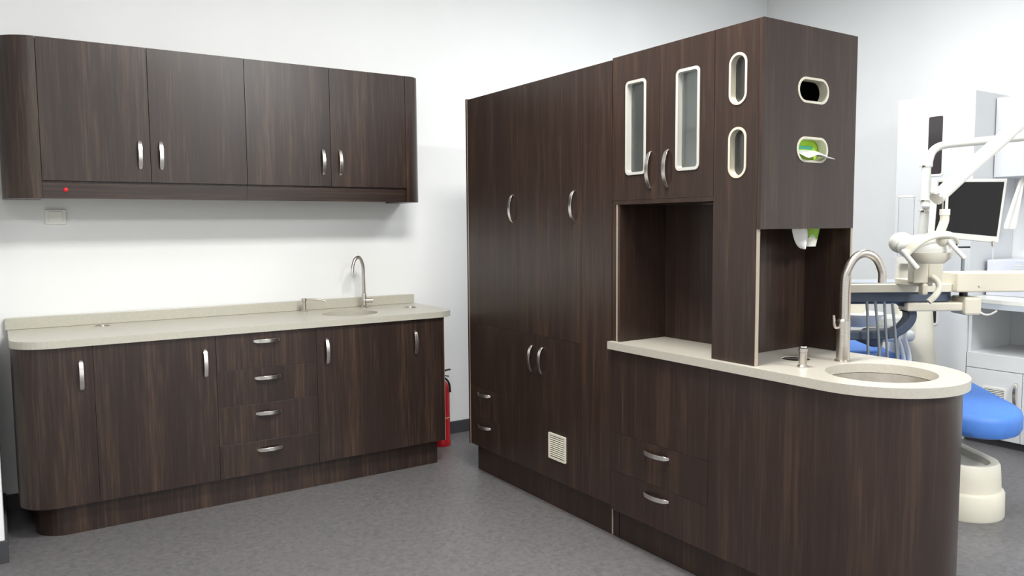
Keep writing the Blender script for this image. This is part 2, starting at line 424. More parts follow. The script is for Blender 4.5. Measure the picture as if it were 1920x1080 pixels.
# ------------------------------------------------------------------ wall cabinets (front plane Y = 4.40)
YC = 4.40; ZT, ZB, ZD = 2.366, 1.60, 1.686
GW = 'wall cabinets above the long worktop'
def wall_unit(sgn, label):
    if sgn < 0: xa, xb, r = .042, 1.175, .16
    else: xa, xb, r = 1.175, 2.248, .085
    t = thing('wall_cabinet', label, 'cabinet', ((xa+xb)/2, 4.56, ZB), GW)
    xi0, xi1 = (.204, 1.175) if sgn < 0 else (1.175, 2.136)
    obj('body', B(xi0+.001, xi1-.001, YC+TH+.002, 4.714, 1.676, ZT-.002), WOOD, t)
    if sgn < 0: o2 = [(.203, YC)] + arc(xa+r, YC+r, r, 270, 180, 14) + [(xa, 4.714), (.203, 4.714)]
    else: o2 = [(2.137, YC)] + arc(xb-r, YC+r, r, 270, 360, 14) + [(xb, 4.714), (2.137, 4.714)]
    obj('corner_post', prism(o2, ZB, ZT), WOOD, t, smooth=True, label='rounded end post')
    xm = .69 if sgn < 0 else 1.655
    for k, (a, b) in enumerate(((xi0, xm), (xm, xi1))):
        d = obj('door', B(a+.0011, b-.0011, YC, YC+TH, ZD, ZT), WOOD, t, bevel=.0008)
        hx = (.640 if k == 0 else .740) if sgn < 0 else (1.607 if k == 0 else 1.710)
        handle(d, (hx, YC, 1.826), (0, 0, 1), (0, -1, 0))
    obj('bottom_rail', B(xi0, xi1, YC+.012, YC+.030, ZB, 1.675), WOODH, t, bevel=.001)
    return t
t = wall_unit(-1, 'left half of the dark wood wall cabinets, with a red button on its rail')
obj('button', lathe(nb(), [(0, 0), (.011, 0), (.011, .006), (.007, .010), (0, .011)], (0, 0), 16), REDB, t, smooth=True, label='small red button', origin=(0, 0, 0))
b = [o for o in t.children if o.name.startswith('button')][0]
b.rotation_euler = (pi/2, 0, 0); b.location = Vector((.302, YC+.0125, 1.642))-t.location
t = wall_unit(1, 'right half of the dark wood wall cabinets, ending in a rounded corner')

t = thing('wall_socket', 'white square socket plate on the wall under the left wall cabinet', 'socket', (.27, 4.715, 1.475))
obj('plate', B(.222, .318, 4.708, 4.719, 1.475, 1.553), WPLAS, t, bevel=.003)
obj('insert', B(.238, .302, 4.704, 4.7079, 1.487, 1.541), WPLAS, t, bevel=.002)

# ------------------------------------------------------------------ fire extinguisher
ex, ey = 2.415, 4.50
t = thing('fire_extinguisher', 'red fire extinguisher on the floor beside the left base cabinets', 'fire extinguisher', (ex, ey, 0))
obj('cylinder', lathe(nb(), [(0, 0), (.054, 0), (.056, .01), (.056, .03), (.052, .045), (.052, .375), (.047, .405), (.03, .425), (.016, .432), (0, .432)], (ex, ey), 28), RED, t, smooth=True)
obj('label_band', lathe(nb(), [(.0523, .185), (.053, .186), (.053, .192), (.0523, .193)], (ex, ey), 28, True), YEL, t, smooth=True, label='thin orange band')
obj('valve', lathe(nb(), [(0, .4321), (.014, .4321), (.014, .455), (.02, .458), (.02, .475), (0, .475)], (ex, ey), 16), CHROME, t, smooth=True)
obj('grip', sweep(nb(), smoothpath([(ex-.01, ey, .478), (ex+.02, ey-.005, .498), (ex+.06, ey-.01, .503)], 4), [(-.009, -.004), (.009, -.004), (.009, .004), (-.009, .004)]), BLACK, t)
obj('lower_grip', sweep(nb(), smoothpath([(ex+.018, ey, .468), (ex+.03, ey-.002, .462), (ex+.05, ey-.006, .458)], 4), [(-.008, -.003), (.008, -.003), (.008, .003), (-.008, .003)]), BLACK, t)
obj('discharge_hose', tube(nb(), smoothpath([(ex-.02, ey, .465), (ex+.005, ey-.03, .455), (ex+.03, ey-.045, .42), (ex+.035, ey-.052, .36)], 6), .007, 10), BLACK, t, smooth=True)

# ------------------------------------------------------------------ island: tall cabinet (front plane X = 2.30)
XF, XK = 2.30, 2.86
G = .0006
def xfront(parent, name, y0, y1, z0, z1, mat=WOODI, x=XF, **k):
    return obj(name, B(x, x+TH, y0+G, y1-G, z0+G, z1-G), mat, parent, bevel=.0008, **k)
t = thing('tall_cabinet', 'tall full-height dark wood cabinet at the far end of the island', 'cabinet', (2.58, 3.3, 0))
obj('body', B(XF+TH+.002, XK, 2.664, 3.928, .16, 2.172), WOODI, t)
obj('end_panel', B(XF, XK, 3.932, 3.948, .16, 2.176), WOODI, t)
obj('edge_strip', B(XF-.001, XF+.004, 3.9282, 3.9318, .16, 2.172), EDGE, t, label='pale edge banding')
DOORX = ((3.412, 3.927), (2.88, 3.412))
for (y0, y1), yh in zip(DOORX, (3.461, 2.935)):
    d = xfront(t, 'door', y0, y1, .886, 2.172); handle(d, (XF, yh, 1.540), (0, 0, 1), (-1, 0, 0))
for (y0, y1), yh in zip(((3.245, 3.60), (2.88, 3.245)), (3.289, 3.199)):
    d = xfront(t, 'door', y0, y1, .165, .886); handle(d, (XF, yh, .760), (0, 0, 1), (-1, 0, 0), L=.143)
    dlow = d
xfront(t, 'side_panel', 3.60, 3.927, .518, .886, label='plain panel above the small drawers')
for z0, z1, zh in ((.341, .518, .483), (.165, .341, .295)):
    d = xfront(t, 'drawer', 3.60, 3.927, z0, z1); handle(d, (XF, 3.769, zh), (0, 1, 0), (-1, 0, 0), L=.13)
xfront(t, 'stile', 2.665, 2.88, .165, 2.172)
obj('plinth', B(2.35, 2.84, 2.664, 3.93, 0, .159), WOODI, t)
obj('filler_strip', B(2.346, 2.3495, 2.704, 2.711, .004, .128), EDGE, t, label='thin pale strip at the plinth joint')
g = obj('vent_grille', ring_frame(rrect(0, 0, .142, .132, .004, 3), rrect(0, 0, .122, .110, .002, 3), (XF-.007, 3.071, .339), (0, 1, 0), (0, 0, 1), (1, 0, 0), .0068), CREAM, t, label='small cream louvred grille')
obj('vent_back', B(XF-.0012, XF-.0004, 3.011, 3.131, .285, .393), BLACK, g)
for k in range(10):
    zz = .2905+k*.0104
    bm = nb(); a = (XF-.0062, zz); c = (XF-.0018, zz+.0050)
    v = [bm.verts.new((px_, yy, pz)) for yy in (3.0105, 3.1315) for px_, pz in ((a[0], a[1]), (a[0]+.001, a[1]-.0006), (c[0], c[1]-.0006), (c[0]-.001, c[1]+.0006))]
    for f in ((0, 1, 2, 3), (7, 6, 5, 4), (0, 4, 5, 1), (1, 5, 6, 2), (2, 6, 7, 3), (3, 7, 4, 0)): bm.faces.new([v[i] for i in f])
    obj('slat', bm, CREAM, g)

# ------------------------------------------------------------------ island: base cabinet with rounded end
ZC = .893
CE = (2.57, 1.565)
t = thing('base_cabinet', 'dark wood island base cabinet with a large rounded end and two drawers', 'cabinet', (2.57, 2.1, 0), 'island cabinets')
def cap(r, ys, n=40): return [(CE[0]-r, ys)] + arc(CE[0], CE[1], r, 180, 360, n) + [(CE[0]+r, ys)]
obj('body', prism([(2.316, 2.655)] + cap(.252, 2.06) + [(2.828, 2.655)], .15, .74), WOODI, t, smooth=True)
obj('back_panel', B(2.829, 2.845, 2.077, 2.655, .15, ZC-.001), WOODI, t)
sh = cap(.275, 2.0792, 44) + [(CE[0]+.257, 2.0792)] + arc(CE[0], CE[1], .257, 360, 180, 44) + [(CE[0]-.257, 2.0792)]
obj('curved_panel', prism(sh, .152, ZC-.001), WOODI, t, smooth=True, label='bent wood panel wrapping round the island end')
xfront(t, 'front_panel', 2.08, 2.66, .516, ZC, x=2.295)
for z0, z1, zh in ((.336, .516, .474), (.152, .336, .291)):
    d = xfront(t, 'drawer', 2.08, 2.66, z0, z1, x=2.295); handle(d, (2.295, 2.367, zh), (0, 1, 0), (-1, 0, 0), L=.152)
obj('plinth', prism([(2.35, 2.66)] + cap(.22, 2.06) + [(2.79, 2.66)], 0, .149), WOODI, t, smooth=True)

# worktop of the island
t = thing('worktop', 'pale stone island worktop with a semicircular end around the round sink', 'worktop', (2.57, 2.1, ZC))
RS = .297
out = [(2.274, 2.663), (CE[0]-RS, CE[1])] + arc(CE[0], CE[1], RS, 180, 360, 48)[1:] + [(2.867, 2.663)]
SI = (2.560, 1.535); HO = (2.562, 1.884)
obj('slab', prism(out, ZC+.0005, .928, [circ(SI[0], SI[1], .191, 48, .177), circ(HO[0], HO[1], .052, 28)]), STONE, t, bevel=.004)
sink(SI, .190, .176, .8925, .125, 'large round brushed steel sink in the rounded end of the island worktop')
t = thing('waste_inlet', 'round steel waste inlet sunk in the island worktop', 'waste inlet', (HO[0], HO[1], .87))
obj('ring', lathe(nb(), [(.0515, .85), (.0515, .9265), (.049, .9265), (.049, .85)], HO, 32, True), CHROME, t, smooth=True)
obj('cup', lathe(nb(), [(0, .885), (.045, .885), (.045, .893), (.030, .898), (.028, .922), (.022, .926), (0, .927)], (HO[0]-.014, HO[1]+.012), 28), CHROME, t, smooth=True)
x, y = 2.428, 1.755
t = thing('soap_dispenser', 'steel soap pump standing beside the island sink', 'soap dispenser', (x, y, .928))
obj('body', lathe(nb(), [(0, .928), (.020, .928), (.020, .932), (.0145, .938), (.0145, .985), (.0165, .986), (.0165, .998), (0, 1.0)], (x, y), 24), METAL, t, smooth=True)
obj('pump_button', lathe(nb(), [(.0001, 1.0), (.013, 1.0002), (.013, 1.006), (0, 1.008)], (x, y), 20), CHROME, t, smooth=True)
# tall tap
bx, by, z = 2.655, 1.745, .928
t = thing('faucet', 'tall gooseneck brushed steel faucet standing on the island worktop', 'faucet', (bx, by, z))
obj('base', lathe(nb(), [(0, z), (.030, z), (.030, z+.004), (.0245, z+.006), (.0245, z+.155), (.018, z+.162), (0, z+.162)], (bx, by), 32), METAL, t, smooth=True)
P = [(bx, by, z+.15), (bx, by, z+.30), (bx+.006, by-.006, z+.345), (bx+.030, by-.022, z+.393), (bx+.062, by-.044, z+.408), (bx+.094, by-.066, z+.388), (bx+.112, by-.079, z+.34), (bx+.114, by-.080, z+.298)]
obj('spout', tube(nb(), smoothpath(P, 8), .0150, 20), METAL, t, smooth=True)
obj('lever', tube(nb(), smoothpath([(bx-.020, by+.004, z+.128), (bx-.040, by+.01, z+.135), (bx-.046, by+.012, z+.178)], 4), .0055, 10), METAL, t, smooth=True)

# ------------------------------------------------------------------ island: upper display cabinet on the worktop
t = thing('display_cabinet', 'dark wood upper island cabinet with glass doors, oval openings and an open niche', 'cabinet', (2.58, 2.25, .928))
ZU0, ZU1 = 1.556, 2.178
obj('side_board', B(XF+.003, XK, 2.6445, 2.662, .9285, ZU1-.004), WOODI, t)
obj('edge_strip', B(XF, XF+.006, 2.627, 2.6325, .929, 1.538), EDGE, t, label='pale edge banding')
obj('side_board', B(XF+.004, 2.58, 2.612, 2.6265, .929, 1.5375), WOODI, t)
obj('side_board', B(XF+.004, 2.58, 2.633, 2.644, .929, 1.5375), WOODI, t)
obj('niche_back', B(2.581, 2.597, 2.074, 2.644, .929, 1.537), WOODI, t)
obj('niche_top', B(XF, XK-.001, 2.074, 2.644, 1.538, 1.5555), WOODI, t)
obj('divider', B(XF+TH+.001, XK-.016, 2.056, 2.0735, .929, 2.16), WOODI, t)
obj('top_board', B(XF+TH+.001, XK, 1.869, 2.644, 2.161, ZU1), WOODI, t)
obj('end_bottom', B(XF+TH+.001, XK-.016, 1.869, 2.0555, 1.432, 1.448), WOODI, t)
obj('end_back', B(XK-.015, XK, 1.852, 2.0735, .929, 2.16), WOODI, t)
obj('edge_strip', B(XK-.013, XK-.002, 1.8495, 1.8518, .929, 1.43), EDGE, t, label='pale edge banding')
obj('post_edge', B(XF+.001, XF+TH-.001, 1.8655, 1.8685, .929, 1.4295), EDGE, t, label='pale edge banding')
# post / panel with two oval openings (u=-Y, v=Z)
def stadium(cx, cy, w, h): return rrect(cx, cy, w, h, min(w, h)/2-.0001, 10)
SL = [(1.962, 1.980, .077, .183), (1.961, 1.712, .078, .181)]
obj('slotted_panel', plate(nb(), [(1.869, .929), (2.0735, .929), (2.0735, ZU1), (1.869, ZU1)], [stadium(*s) for s in SL], (XF, 0, 0), (0, 1, 0), (0, 0, 1), (1, 0, 0), TH), WOODI, t, label='front panel with two upright oval openings')
for s in SL:
    o2 = stadium(s[0], s[1], s[2]+.006, s[3]+.006); i2 = stadium(s[0], s[1], s[2]-.012, s[3]-.012)
    f = obj('oval_frame', ring_frame(o2, i2, (XF-.003, 0, 0), (0, 1, 0), (0, 0, 1), (1, 0, 0), .0028), FRAMEC, t, bevel=.001, label='upright oval cream frame')
    obj('liner', ring_frame(stadium(s[0], s[1], s[2]-.001, s[3]-.001), stadium(s[0], s[1], s[2]-.010, s[3]-.010), (XF-.0001, 0, 0), (0, 1, 0), (0, 0, 1), (1, 0, 0), .026), FRAMEC, f, smooth=True)
SE = [(2.587, 1.945, .180, .089), (2.588, 1.726, .182, .089)]
obj('end_panel', plate(nb(), [(XF, 1.430), (XK, 1.430), (XK, ZU1), (XF, ZU1)], [stadium(*s) for s in SE], (0, 1.85, 0), (1, 0, 0), (0, 0, 1), (0, 1, 0), TH), WOODI, t, label='end panel with two level oval openings')
for s in SE:
    o2 = stadium(s[0], s[1], s[2]+.006, s[3]+.006); i2 = stadium(s[0], s[1], s[2]-.012, s[3]-.012)
    f = obj('oval_frame', ring_frame(o2, i2, (0, 1.847, 0), (1, 0, 0), (0, 0, 1), (0, 1, 0), .0028), FRAMEC, t, bevel=.001, label='level oval cream frame')
    obj('liner', ring_frame(stadium(s[0], s[1], s[2]-.001, s[3]-.001), stadium(s[0], s[1], s[2]-.010, s[3]-.010), (0, 1.8499, 0), (1, 0, 0), (0, 0, 1), (0, 1, 0), .034), FRAMEC, f, smooth=True)
for s in SL:
    obj('slot_pane', plate(nb(), stadium(s[0], s[1], s[2]-.0105, s[3]-.0105), [], (XF+.0265, 0, 0), (0, 1, 0), (0, 0, 1), (1, 0, 0), .003), SMOKE, t)
# glazed front doors; unseen back left open to let more light inside
def glazed(xp, nx, yc0, yc1, g0, g1, z0, z1, hy=None, zg=(1.663, 2.062)):
    outer = [(yc0+G, z0), (yc1-G, z0), (yc1-G, z1), (yc0+G, z1)]
    cy, cz, wd, ht = (g0+g1)/2, (zg[0]+zg[1])/2, g1-g0, zg[1]-zg[0]
    d = obj('door', plate(nb(), outer, [rrect(cy, cz, wd-.004, ht-.004, .020)], (xp, 0, 0), (0, 1, 0), (0, 0, 1), (1, 0, 0), TH), WOODI, t)
    xo = xp-.004 if nx < 0 else xp+TH+.0002
    obj('glass_frame', ring_frame(rrect(cy, cz, wd, ht, .022), rrect(cy, cz, wd-.024, ht-.024, .012), (xo, 0, 0), (0, 1, 0), (0, 0, 1), (1, 0, 0), .0038), FRAMEM, d, bevel=.0008, label='rounded white plastic frame')
    obj('frame_liner', ring_frame(rrect(cy, cz, wd-.005, ht-.005, .018), rrect(cy, cz, wd-.022, ht-.022, .012), (xp, 0, 0), (0, 1, 0), (0, 0, 1), (1, 0, 0), TH+.010), FRAMEM, d)
    obj('pane', plate(nb(), rrect(cy, cz, wd-.0225, ht-.0225, .012), [], (xp+TH+.004, 0, 0), (0, 1, 0), (0, 0, 1), (1, 0, 0), .003), GLASSG, d)
    if hy: handle(d, (xp if nx < 0 else xp+TH, hy, 1.678), (0, 0, 1), (nx, 0, 0), L=.155)
    return d
glazed(XF, -1, 2.368, 2.660, 2.446, 2.573, 1.5565, ZU1, 2.418)
glazed(XF, -1, 2.075, 2.368, 2.147, 2.274, 1.5565, ZU1, 2.318)
XBk = XK+.012
obj('side_lining', B(XF+.032, XBk-.014, 2.6405, 2.6442, 1.557, 2.16), SHELFM, t, label='pale inner side')
obj('side_lining', B(XF+.032, XBk-.014, 2.0738, 2.078, 1.557, 2.16), SHELFM, t, label='pale inner side')
obj('bottom_lining', B(XF+.032, XBk-.014, 2.0782, 2.640, 1.5558, 1.5585), SHELFM, t, label='pale inner floor')
obj('shelf', B(XF+.07, XBk-.02, 2.0785, 2.640, 1.822, 1.838), SHELFM, t)
obj('top_ledge', B(XF+.032, XBk-.014, 2.622, 2.640, 2.067, 2.092), SHELFM, t)
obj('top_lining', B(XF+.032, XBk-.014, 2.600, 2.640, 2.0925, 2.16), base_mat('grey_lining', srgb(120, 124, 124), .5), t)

# tissue pack, tissues and paper cup
t = thing('tissue_pack', 'lime green tissue pack behind the lower oval opening in the island end', 'tissue pack', (2.58, 1.95, 1.449))
bm = B(2.47, 2.73, 1.888, 2.04, 1.4485, 1.80)
obj('carton', bm, GREEN, t, bevel=.004)
obj('opening_film', plate(nb(), rrect(2.60, 1.738, .085, .012, .0058, 6), [], (0, 1.8865, 0), (1, 0, 0), (0, 0, 1), (0, 1, 0), .001), base_mat('teal_print', srgb(60, 150, 120), .5), t, label='teal slit')
def sheet(name, grid, mat, parent=None, th=.0015, **k):
    bm = nb(); rows = [[bm.verts.new(p) for p in r] for r in grid]
    for a, b in zip(rows, rows[1:]):
        for i in range(len(a)-1): bm.faces.new((a[i], a[i+1], b[i+1], b[i]))
    o = obj(name, bm, mat, parent, smooth=True, **k)
    md = o.modifiers.new('thick', 'SOLIDIFY'); md.thickness = th
    sb = o.modifiers.new('sub', 'SUBSURF'); sb.levels = 1; sb.render_levels = 2
    return o
g = []
for i in range(6):
    s = i/5; row = []
    for j in range(7):
        q = j/6
        xx = 2.520+.125*q+.045*s*q; yy = 1.885-.072*s
        zz = 1.712-.006*s-.006*q*s + .020*sin(q*pi)*(1-.3*s) - .012*s*s
        row.append((xx, yy, zz + (.004*sin(q*9+s*5))))
    g.append(row)
sheet('tissue', g, PAPER, None, .003, label='white tissue sticking out of the lower oval opening in the island end', cat='tissue')
# paper cup hanging under the end box, plus loose tissue
cx, cy = 2.722, 1.952
CUP = bpy.data.materials.new('printed_paper_cup'); CUP.use_nodes = True
nt = CUP.node_tree; bs = nt.nodes['Principled BSDF']; bs.inputs['Roughness'].default_value = .6
tc = nt.nodes.new('ShaderNodeTexCoord'); sp = nt.nodes.new('ShaderNodeSeparateXYZ'); nz = nt.nodes.new('ShaderNodeTexNoise'); nz.inputs['Scale'].default_value = 28
ad = nt.nodes.new('ShaderNodeMath'); ad.operation = 'MULTIPLY_ADD'; ad.inputs[1].default_value = .035
rp = nt.nodes.new('ShaderNodeValToRGB'); rp.color_ramp.interpolation = 'CONSTANT'
mr = nt.nodes.new('ShaderNodeMapRange'); mr.inputs[1].default_value = 0; mr.inputs[2].default_value = .11
nt.links.new(tc.outputs['Object'], nz.inputs['Vector']); nt.links.new(tc.outputs['Object'], sp.inputs[0])
nt.links.new(nz.outputs['Fac'], ad.inputs[0]); nt.links.new(sp.outputs['Z'], ad.inputs[2]); nt.links.new(ad.outputs[0], mr.inputs[0]); nt.links.new(mr.outputs[0], rp.inputs[0])
rp.color_ramp.elements[0].color = srgb(226, 226, 214); rp.color_ramp.elements[1].position = .45; rp.color_ramp.elements[1].color = srgb(140, 182, 60)
nt.links.new(rp.outputs[0], bs.inputs['Base Color'])
t = thing('paper_cup', 'green and white paper cup hanging under the island end box', 'cup', (cx, cy, 1.385))
obj('cup', lathe(nb(), [(0, 1.360), (.0255, 1.360), (.026, 1.358), (.041, 1.4315), (.038, 1.4315), (.0235, 1.364), (0, 1.364)], (cx, cy), 28), CUP, t, smooth=True, origin=(cx, cy, 1.358))
st = nb()
for a in range(3):
    an = radians(90+a*120)
    p0 = Vector((cx-.0185, cy-.0265, 1.402)); s = Vector((.82, -.57, 0)); u = Vector((.05, .07, 1)).normalized()
    c0 = p0; c1 = p0+s*.012*cos(an)+u*.014*sin(an); pr = s*.0028*sin(an)-u*.0028*cos(an); n_ = Vector((-.57, -.82, 0))*.0035
    v = [st.verts.new(q) for q in (c0+pr, c0-pr, c1-pr*.5, c1+pr*.5)]; vb = [st.verts.new(q.co+n_) for q in v]
    st.faces.new(v); st.faces.new(vb[::-1])
    for i in range(4): st.faces.new((v[i], v[(i+1) % 4], vb[(i+1) % 4], vb[i]))
obj('emblem', st, base_mat('white_cup_print', srgb(205, 225, 215), .6), t, label='three-armed white mark')
g = []
for i in range(7):
    s = i/6; row = []
    hw = .036*math.sqrt(max(.02, 1-(s*.98)**2.2))
    for j in range(7):
        q = j/6*2-1
        row.append((2.650+.018*s+q*hw*.95, 1.925+.02*abs(q)-q*hw*.3, 1.431-.082*s + .003*sin(q*6)))
    g.append(row)
sheet('tissue', g, PAPER, None, .002, label='crumpled white tissue hanging beside the paper cup', cat='tissue')

# ------------------------------------------------------------------ dental side: room frame turned like the unit
def W(lat, dep, z): return Vector((lat*cos(YAW)+dep*sin(YAW), -lat*sin(YAW)+dep*cos(YAW), z))
def wpath(pts): return [W(*p) for p in pts]
LATV, DEPV = R0, F0
def wbox(bm, l0, l1, d0, d1, z0, z1):
    v = [bm.verts.new(W(l, d, z)) for l in (l0, l1) for d in (d0, d1) for z in (z0, z1)]
    for f in ((0, 1, 3, 2), (4, 6, 7, 5), (0, 4, 5, 1), (2, 3, 7, 6), (0, 2, 6, 4), (1, 5, 7, 3)): bm.faces.new([v[i] for i in f])
    return bm
def wprism(outline, z0, z1):   # outline in (lat, dep)
    return plate(nb(), outline, [], W(0, 0, z0), LATV, DEPV, (0, 0, 1), z1-z0)

# dental chair
t = thing('dental_chair', 'reclined dental chair with blue cushions on a cream pedestal beside the island end', 'dental chair', (4.3, 2.3, 0))
U = Vector((.53, .85, 0)).normalized(); V = Vector((.85, -.53, 0)).normalized()
def cap2(c, r0, L, n=18, r1=None):
    r1 = r1 or r0; o = []
    for i in range(n+1):
        a = pi*i/n; p = Vector((c[0], c[1], 0)) - U*r0*sin(a) + V*r0*cos(a)*-1; o.append((p.x, p.y))
    for i in range(n+1):
        a = pi*i/n; p = Vector((c[0], c[1], 0)) + U*L + U*r1*sin(a) + V*r1*cos(a); o.append((p.x, p.y))
    return o
def loft(layers):
    bm = nb(); rings = [[bm.verts.new((p[0], p[1], z)) for p in o] for o, z in layers]; n = len(rings[0])
    for a, b in zip(rings, rings[1:]):
        for j in range(n): bm.faces.new((a[j], a[(j+1) % n], b[(j+1) % n], b[j]))
    bm.faces.new(rings[0][::-1]); bm.faces.new(rings[-1]); return bm
bc = (4.005, 1.945)
obj('pedestal', loft([(cap2(bc, .178, .75), 0), (cap2(bc, .182, .75), .01), (cap2(bc, .180, .75), .120), (cap2(bc, .173, .75), .131), (cap2(bc, .164, .75), .133),
    (cap2(bc, .161, .74), .20), (cap2(bc, .156, .74), .255), (cap2(bc, .148, .74), .268), (cap2(bc, .136, .74), .270), (cap2(bc, .112, .74), .262), (cap2(bc, .100, .74), .235)]), CREAM, t, smooth=True)
obj('lift_column', loft([(cap2((4.22, 2.33), .09, .16), .20), (cap2((4.22, 2.33), .09, .16), .428)]), CREAM, t, smooth=True)
def cush(c, r, L, z, th, slope, r1=None):
    k = [(.80, 0), (.93, .10), (1, .30), (1, .70), (.96, .88), (.88, .97), (.76, 1.0)]
    bm = loft([(cap2(c, r-(1-a)*.16, L, 18, (r1 or r)-(1-a)*.16), z+th*b) for a, b in k])
    for v in bm.verts: v.co.z += slope*((v.co.x-c[0])*U.x+(v.co.y-c[1])*U.y)
    return bm
obj('foot_cushion', cush((3.962, 1.885), .203, .56, .448, .118, .11, .215), BLUE, t, smooth=True)
obj('seat_cushion', cush((4.38, 2.57), .215, .30, .492, .12, .06, .23), BLUE, t, smooth=True)
obj('back_cushion', cush((4.65, 3.01), .225, .36, .528, .12, .03, .19), BLUE, t, smooth=True)
obj('seat_frame', loft([(cap2((4.06, 2.10), .10, .75), .43), (cap2((4.06, 2.10), .11, .75), .455)]), NAVY, t, smooth=True)

# delivery unit
t = thing('delivery_unit', 'cream dental instrument tray unit with a dark underside and hanging grey hoses', 'dental unit', W(2.1, 4.1, .73))
tr = rrect(1.935, 4.10, .73, .34, .10, 8)
obj('tray', plate(nb(), tr, [], W(0, 0, 1.098), LATV, DEPV, (0, 0, 1), .040), CREAM, t, bevel=.008, smooth=True)
obj('tray_recess', wprism(rrect(1.925, 4.12, .60, .24, .07, 6), 1.1385, 1.143), base_mat('grey_tray_mat', srgb(165, 172, 180), .4), t)
obj('underside', loft([([(W(l, d, 0).x, W(l, d, 0).y) for l, d in rrect(1.95, 4.09, .62, .24, .09, 8)], 1.036), ([(W(l, d, 0).x, W(l, d, 0).y) for l, d in rrect(1.94, 4.09, .67, .30, .11, 8)], 1.050),
    ([(W(l, d, 0).x, W(l, d, 0).y) for l, d in rrect(1.94, 4.10, .68, .30, .11, 8)], 1.097)]), NAVY, t, smooth=True)
obj('lower_arm', wbox(nb(), 2.005, 2.335, 3.93, 4.03, 1.000, 1.044), CREAM2, t, bevel=.008)
obj('arm_block', wbox(nb(), 2.285, 2.372, 3.91, 4.05, .980, 1.072), CREAM2, t, bevel=.012)
obj('arm_pivot', tube(nb(), wpath([(2.315, 3.98, 1.06), (2.315, 3.98, 1.11)]), .020, 16), BLACK, t, smooth=True)
obj('support_arm', wbox(nb(), 2.235, 2.98, 3.90, 4.04, 1.098, 1.198), CREAM2, t, bevel=.008)
obj('arm_screw', ellipsoid(nb(), W(2.345, 3.897, 1.128), (.005, .005, .005), None, 10, 6), STEEL, t, smooth=True)
obj('control_panel', wbox(nb(), 1.932, 2.005, 3.74, 3.80, 1.158, 1.284), CREAM2, t, bevel=.006)
obj('control_panel', wbox(nb(), 2.007, 2.078, 3.745, 3.80, 1.158, 1.282), CREAM2, t, bevel=.006)
obj('panel_bracket', wbox(nb(), 1.945, 2.06, 3.80, 3.95, 1.139, 1.17), CREAM2, t, bevel=.004)
obj('grip', tube(nb(), smoothpath(wpath([(2.016, 3.735, 1.19), (2.034, 3.715, 1.168), (2.036, 3.70, 1.135), (2.010, 3.69, 1.10), (1.982, 3.69, 1.073)]), 5), .0145, 12, scale=None), CREAM, t, smooth=True)
obj('grip_bracket', wbox(nb(), 1.975, 2.005, 3.735, 3.78, 1.10, 1.157), CREAM2, t, bevel=.01)
# dark hose guide loop
obj('hose_guide', sweep(nb(), smoothpath(wpath([(2.005, 4.0, 1.05), (2.045, 4.0, 1.01), (2.050, 4.0, .955), (2.010, 4.0, .905), (1.950, 4.0, .879), (1.85, 4.0, .872), (1.72, 4.0, .872)]), 6), [(-.035, -.022), (.035, -.022), (.035, .022), (-.035, .022)], up=tuple(LATV*-.5+Vector((0, 0, 1)))), NAVY, t, bevel=.006, smooth=True)
for pts in ([(1.793, 1.052), (1.801, .96), (1.804, .85), (1.809, .755), (1.81, .60)], [(1.836, 1.052), (1.854, .905), (1.866, .754), (1.87, .60)], [(1.882, 1.051), (1.894, .904), (1.907, .754), (1.91, .60)],
            [(1.922, 1.045), (1.937, .931), (1.956, .74), (1.96, .60)], [(1.991, .925), (2.004, .849), (2.011, .734), (2.01, .60)], [(1.738, .873), (1.751, .791), (1.755, .60)], [(1.925, .87), (1.918, .80), (1.90, .72), (1.89, .60)]):
    dd = 3.92 if pts[0][1] > 1 else 4.02
    obj('hose', tube(nb(), smoothpath(wpath([(l, dd, z) for l, z in pts]), 5), .0068, 10), HOSE, t, smooth=True)
for (l, z) in ((1.905, .85), (1.95, .86)):
    pass

# chair-side unit with spittoon
t = thing('spittoon_unit', 'cream chair-side column with a spittoon bowl behind the instrument hoses', 'dental unit', W(2.55, 4.9, 0))
def ctr(l, d, wl, wd_, r): return [(W(a, b, 0).x, W(a, b, 0).y) for a, b in rrect(l, d, wl, wd_, r, 8)]
obj('column', loft([(ctr(2.57, 4.91, .28, .26, .10), 0), (ctr(2.56, 4.90, .27, .25, .10), .40), (ctr(2.53, 4.89, .25, .22, .09), .66), (ctr(2.52, 4.88, .22, .20, .08), .89), (ctr(2.52, 4.87, .20, .18, .07), 1.18), (ctr(2.52, 4.87, .18, .16, .06), 1.21)]), CREAM, t, smooth=True)
obj('bowl_arm', wbox(nb(), 1.93, 2.45, 4.72, 4.86, .815, .880), base_mat('pale_grey_plastic', srgb(190, 190, 186), .45), t, bevel=.015)
obj('bowl', lathe(nb(), [(0, .852), (.06, .854), (.11, .872), (.15, .905), (.158, .910), (.15, .895), (.10, .842), (.05, .827), (0, .827)], (W(2.08, 4.68, 0).x, W(2.08, 4.68, 0).y), 32), WPLAS, t, smooth=True)
obj('cup_filler', loft([(ctr(2.055, 4.68, .13, .10, .04), .912), (ctr(2.055, 4.68, .17, .12, .05), .97), (ctr(2.055, 4.68, .15, .10, .04), 1.02)]), CREAM, t, smooth=True)
obj('dark_fairing', loft([(ctr(2.02, 4.30, .06, .06, .02), .765), (ctr(1.96, 4.30, .20, .08, .03), .82), (ctr(1.93, 4.30, .26, .08, .03), .835)]), NAVY, t, smooth=True)
obj('side_housing', wbox(nb(), 2.15, 2.42, 4.62, 4.80, .735, .805), base_mat('light_grey_plastic', srgb(196, 200, 198), .45), t, bevel=.03, seg=4)
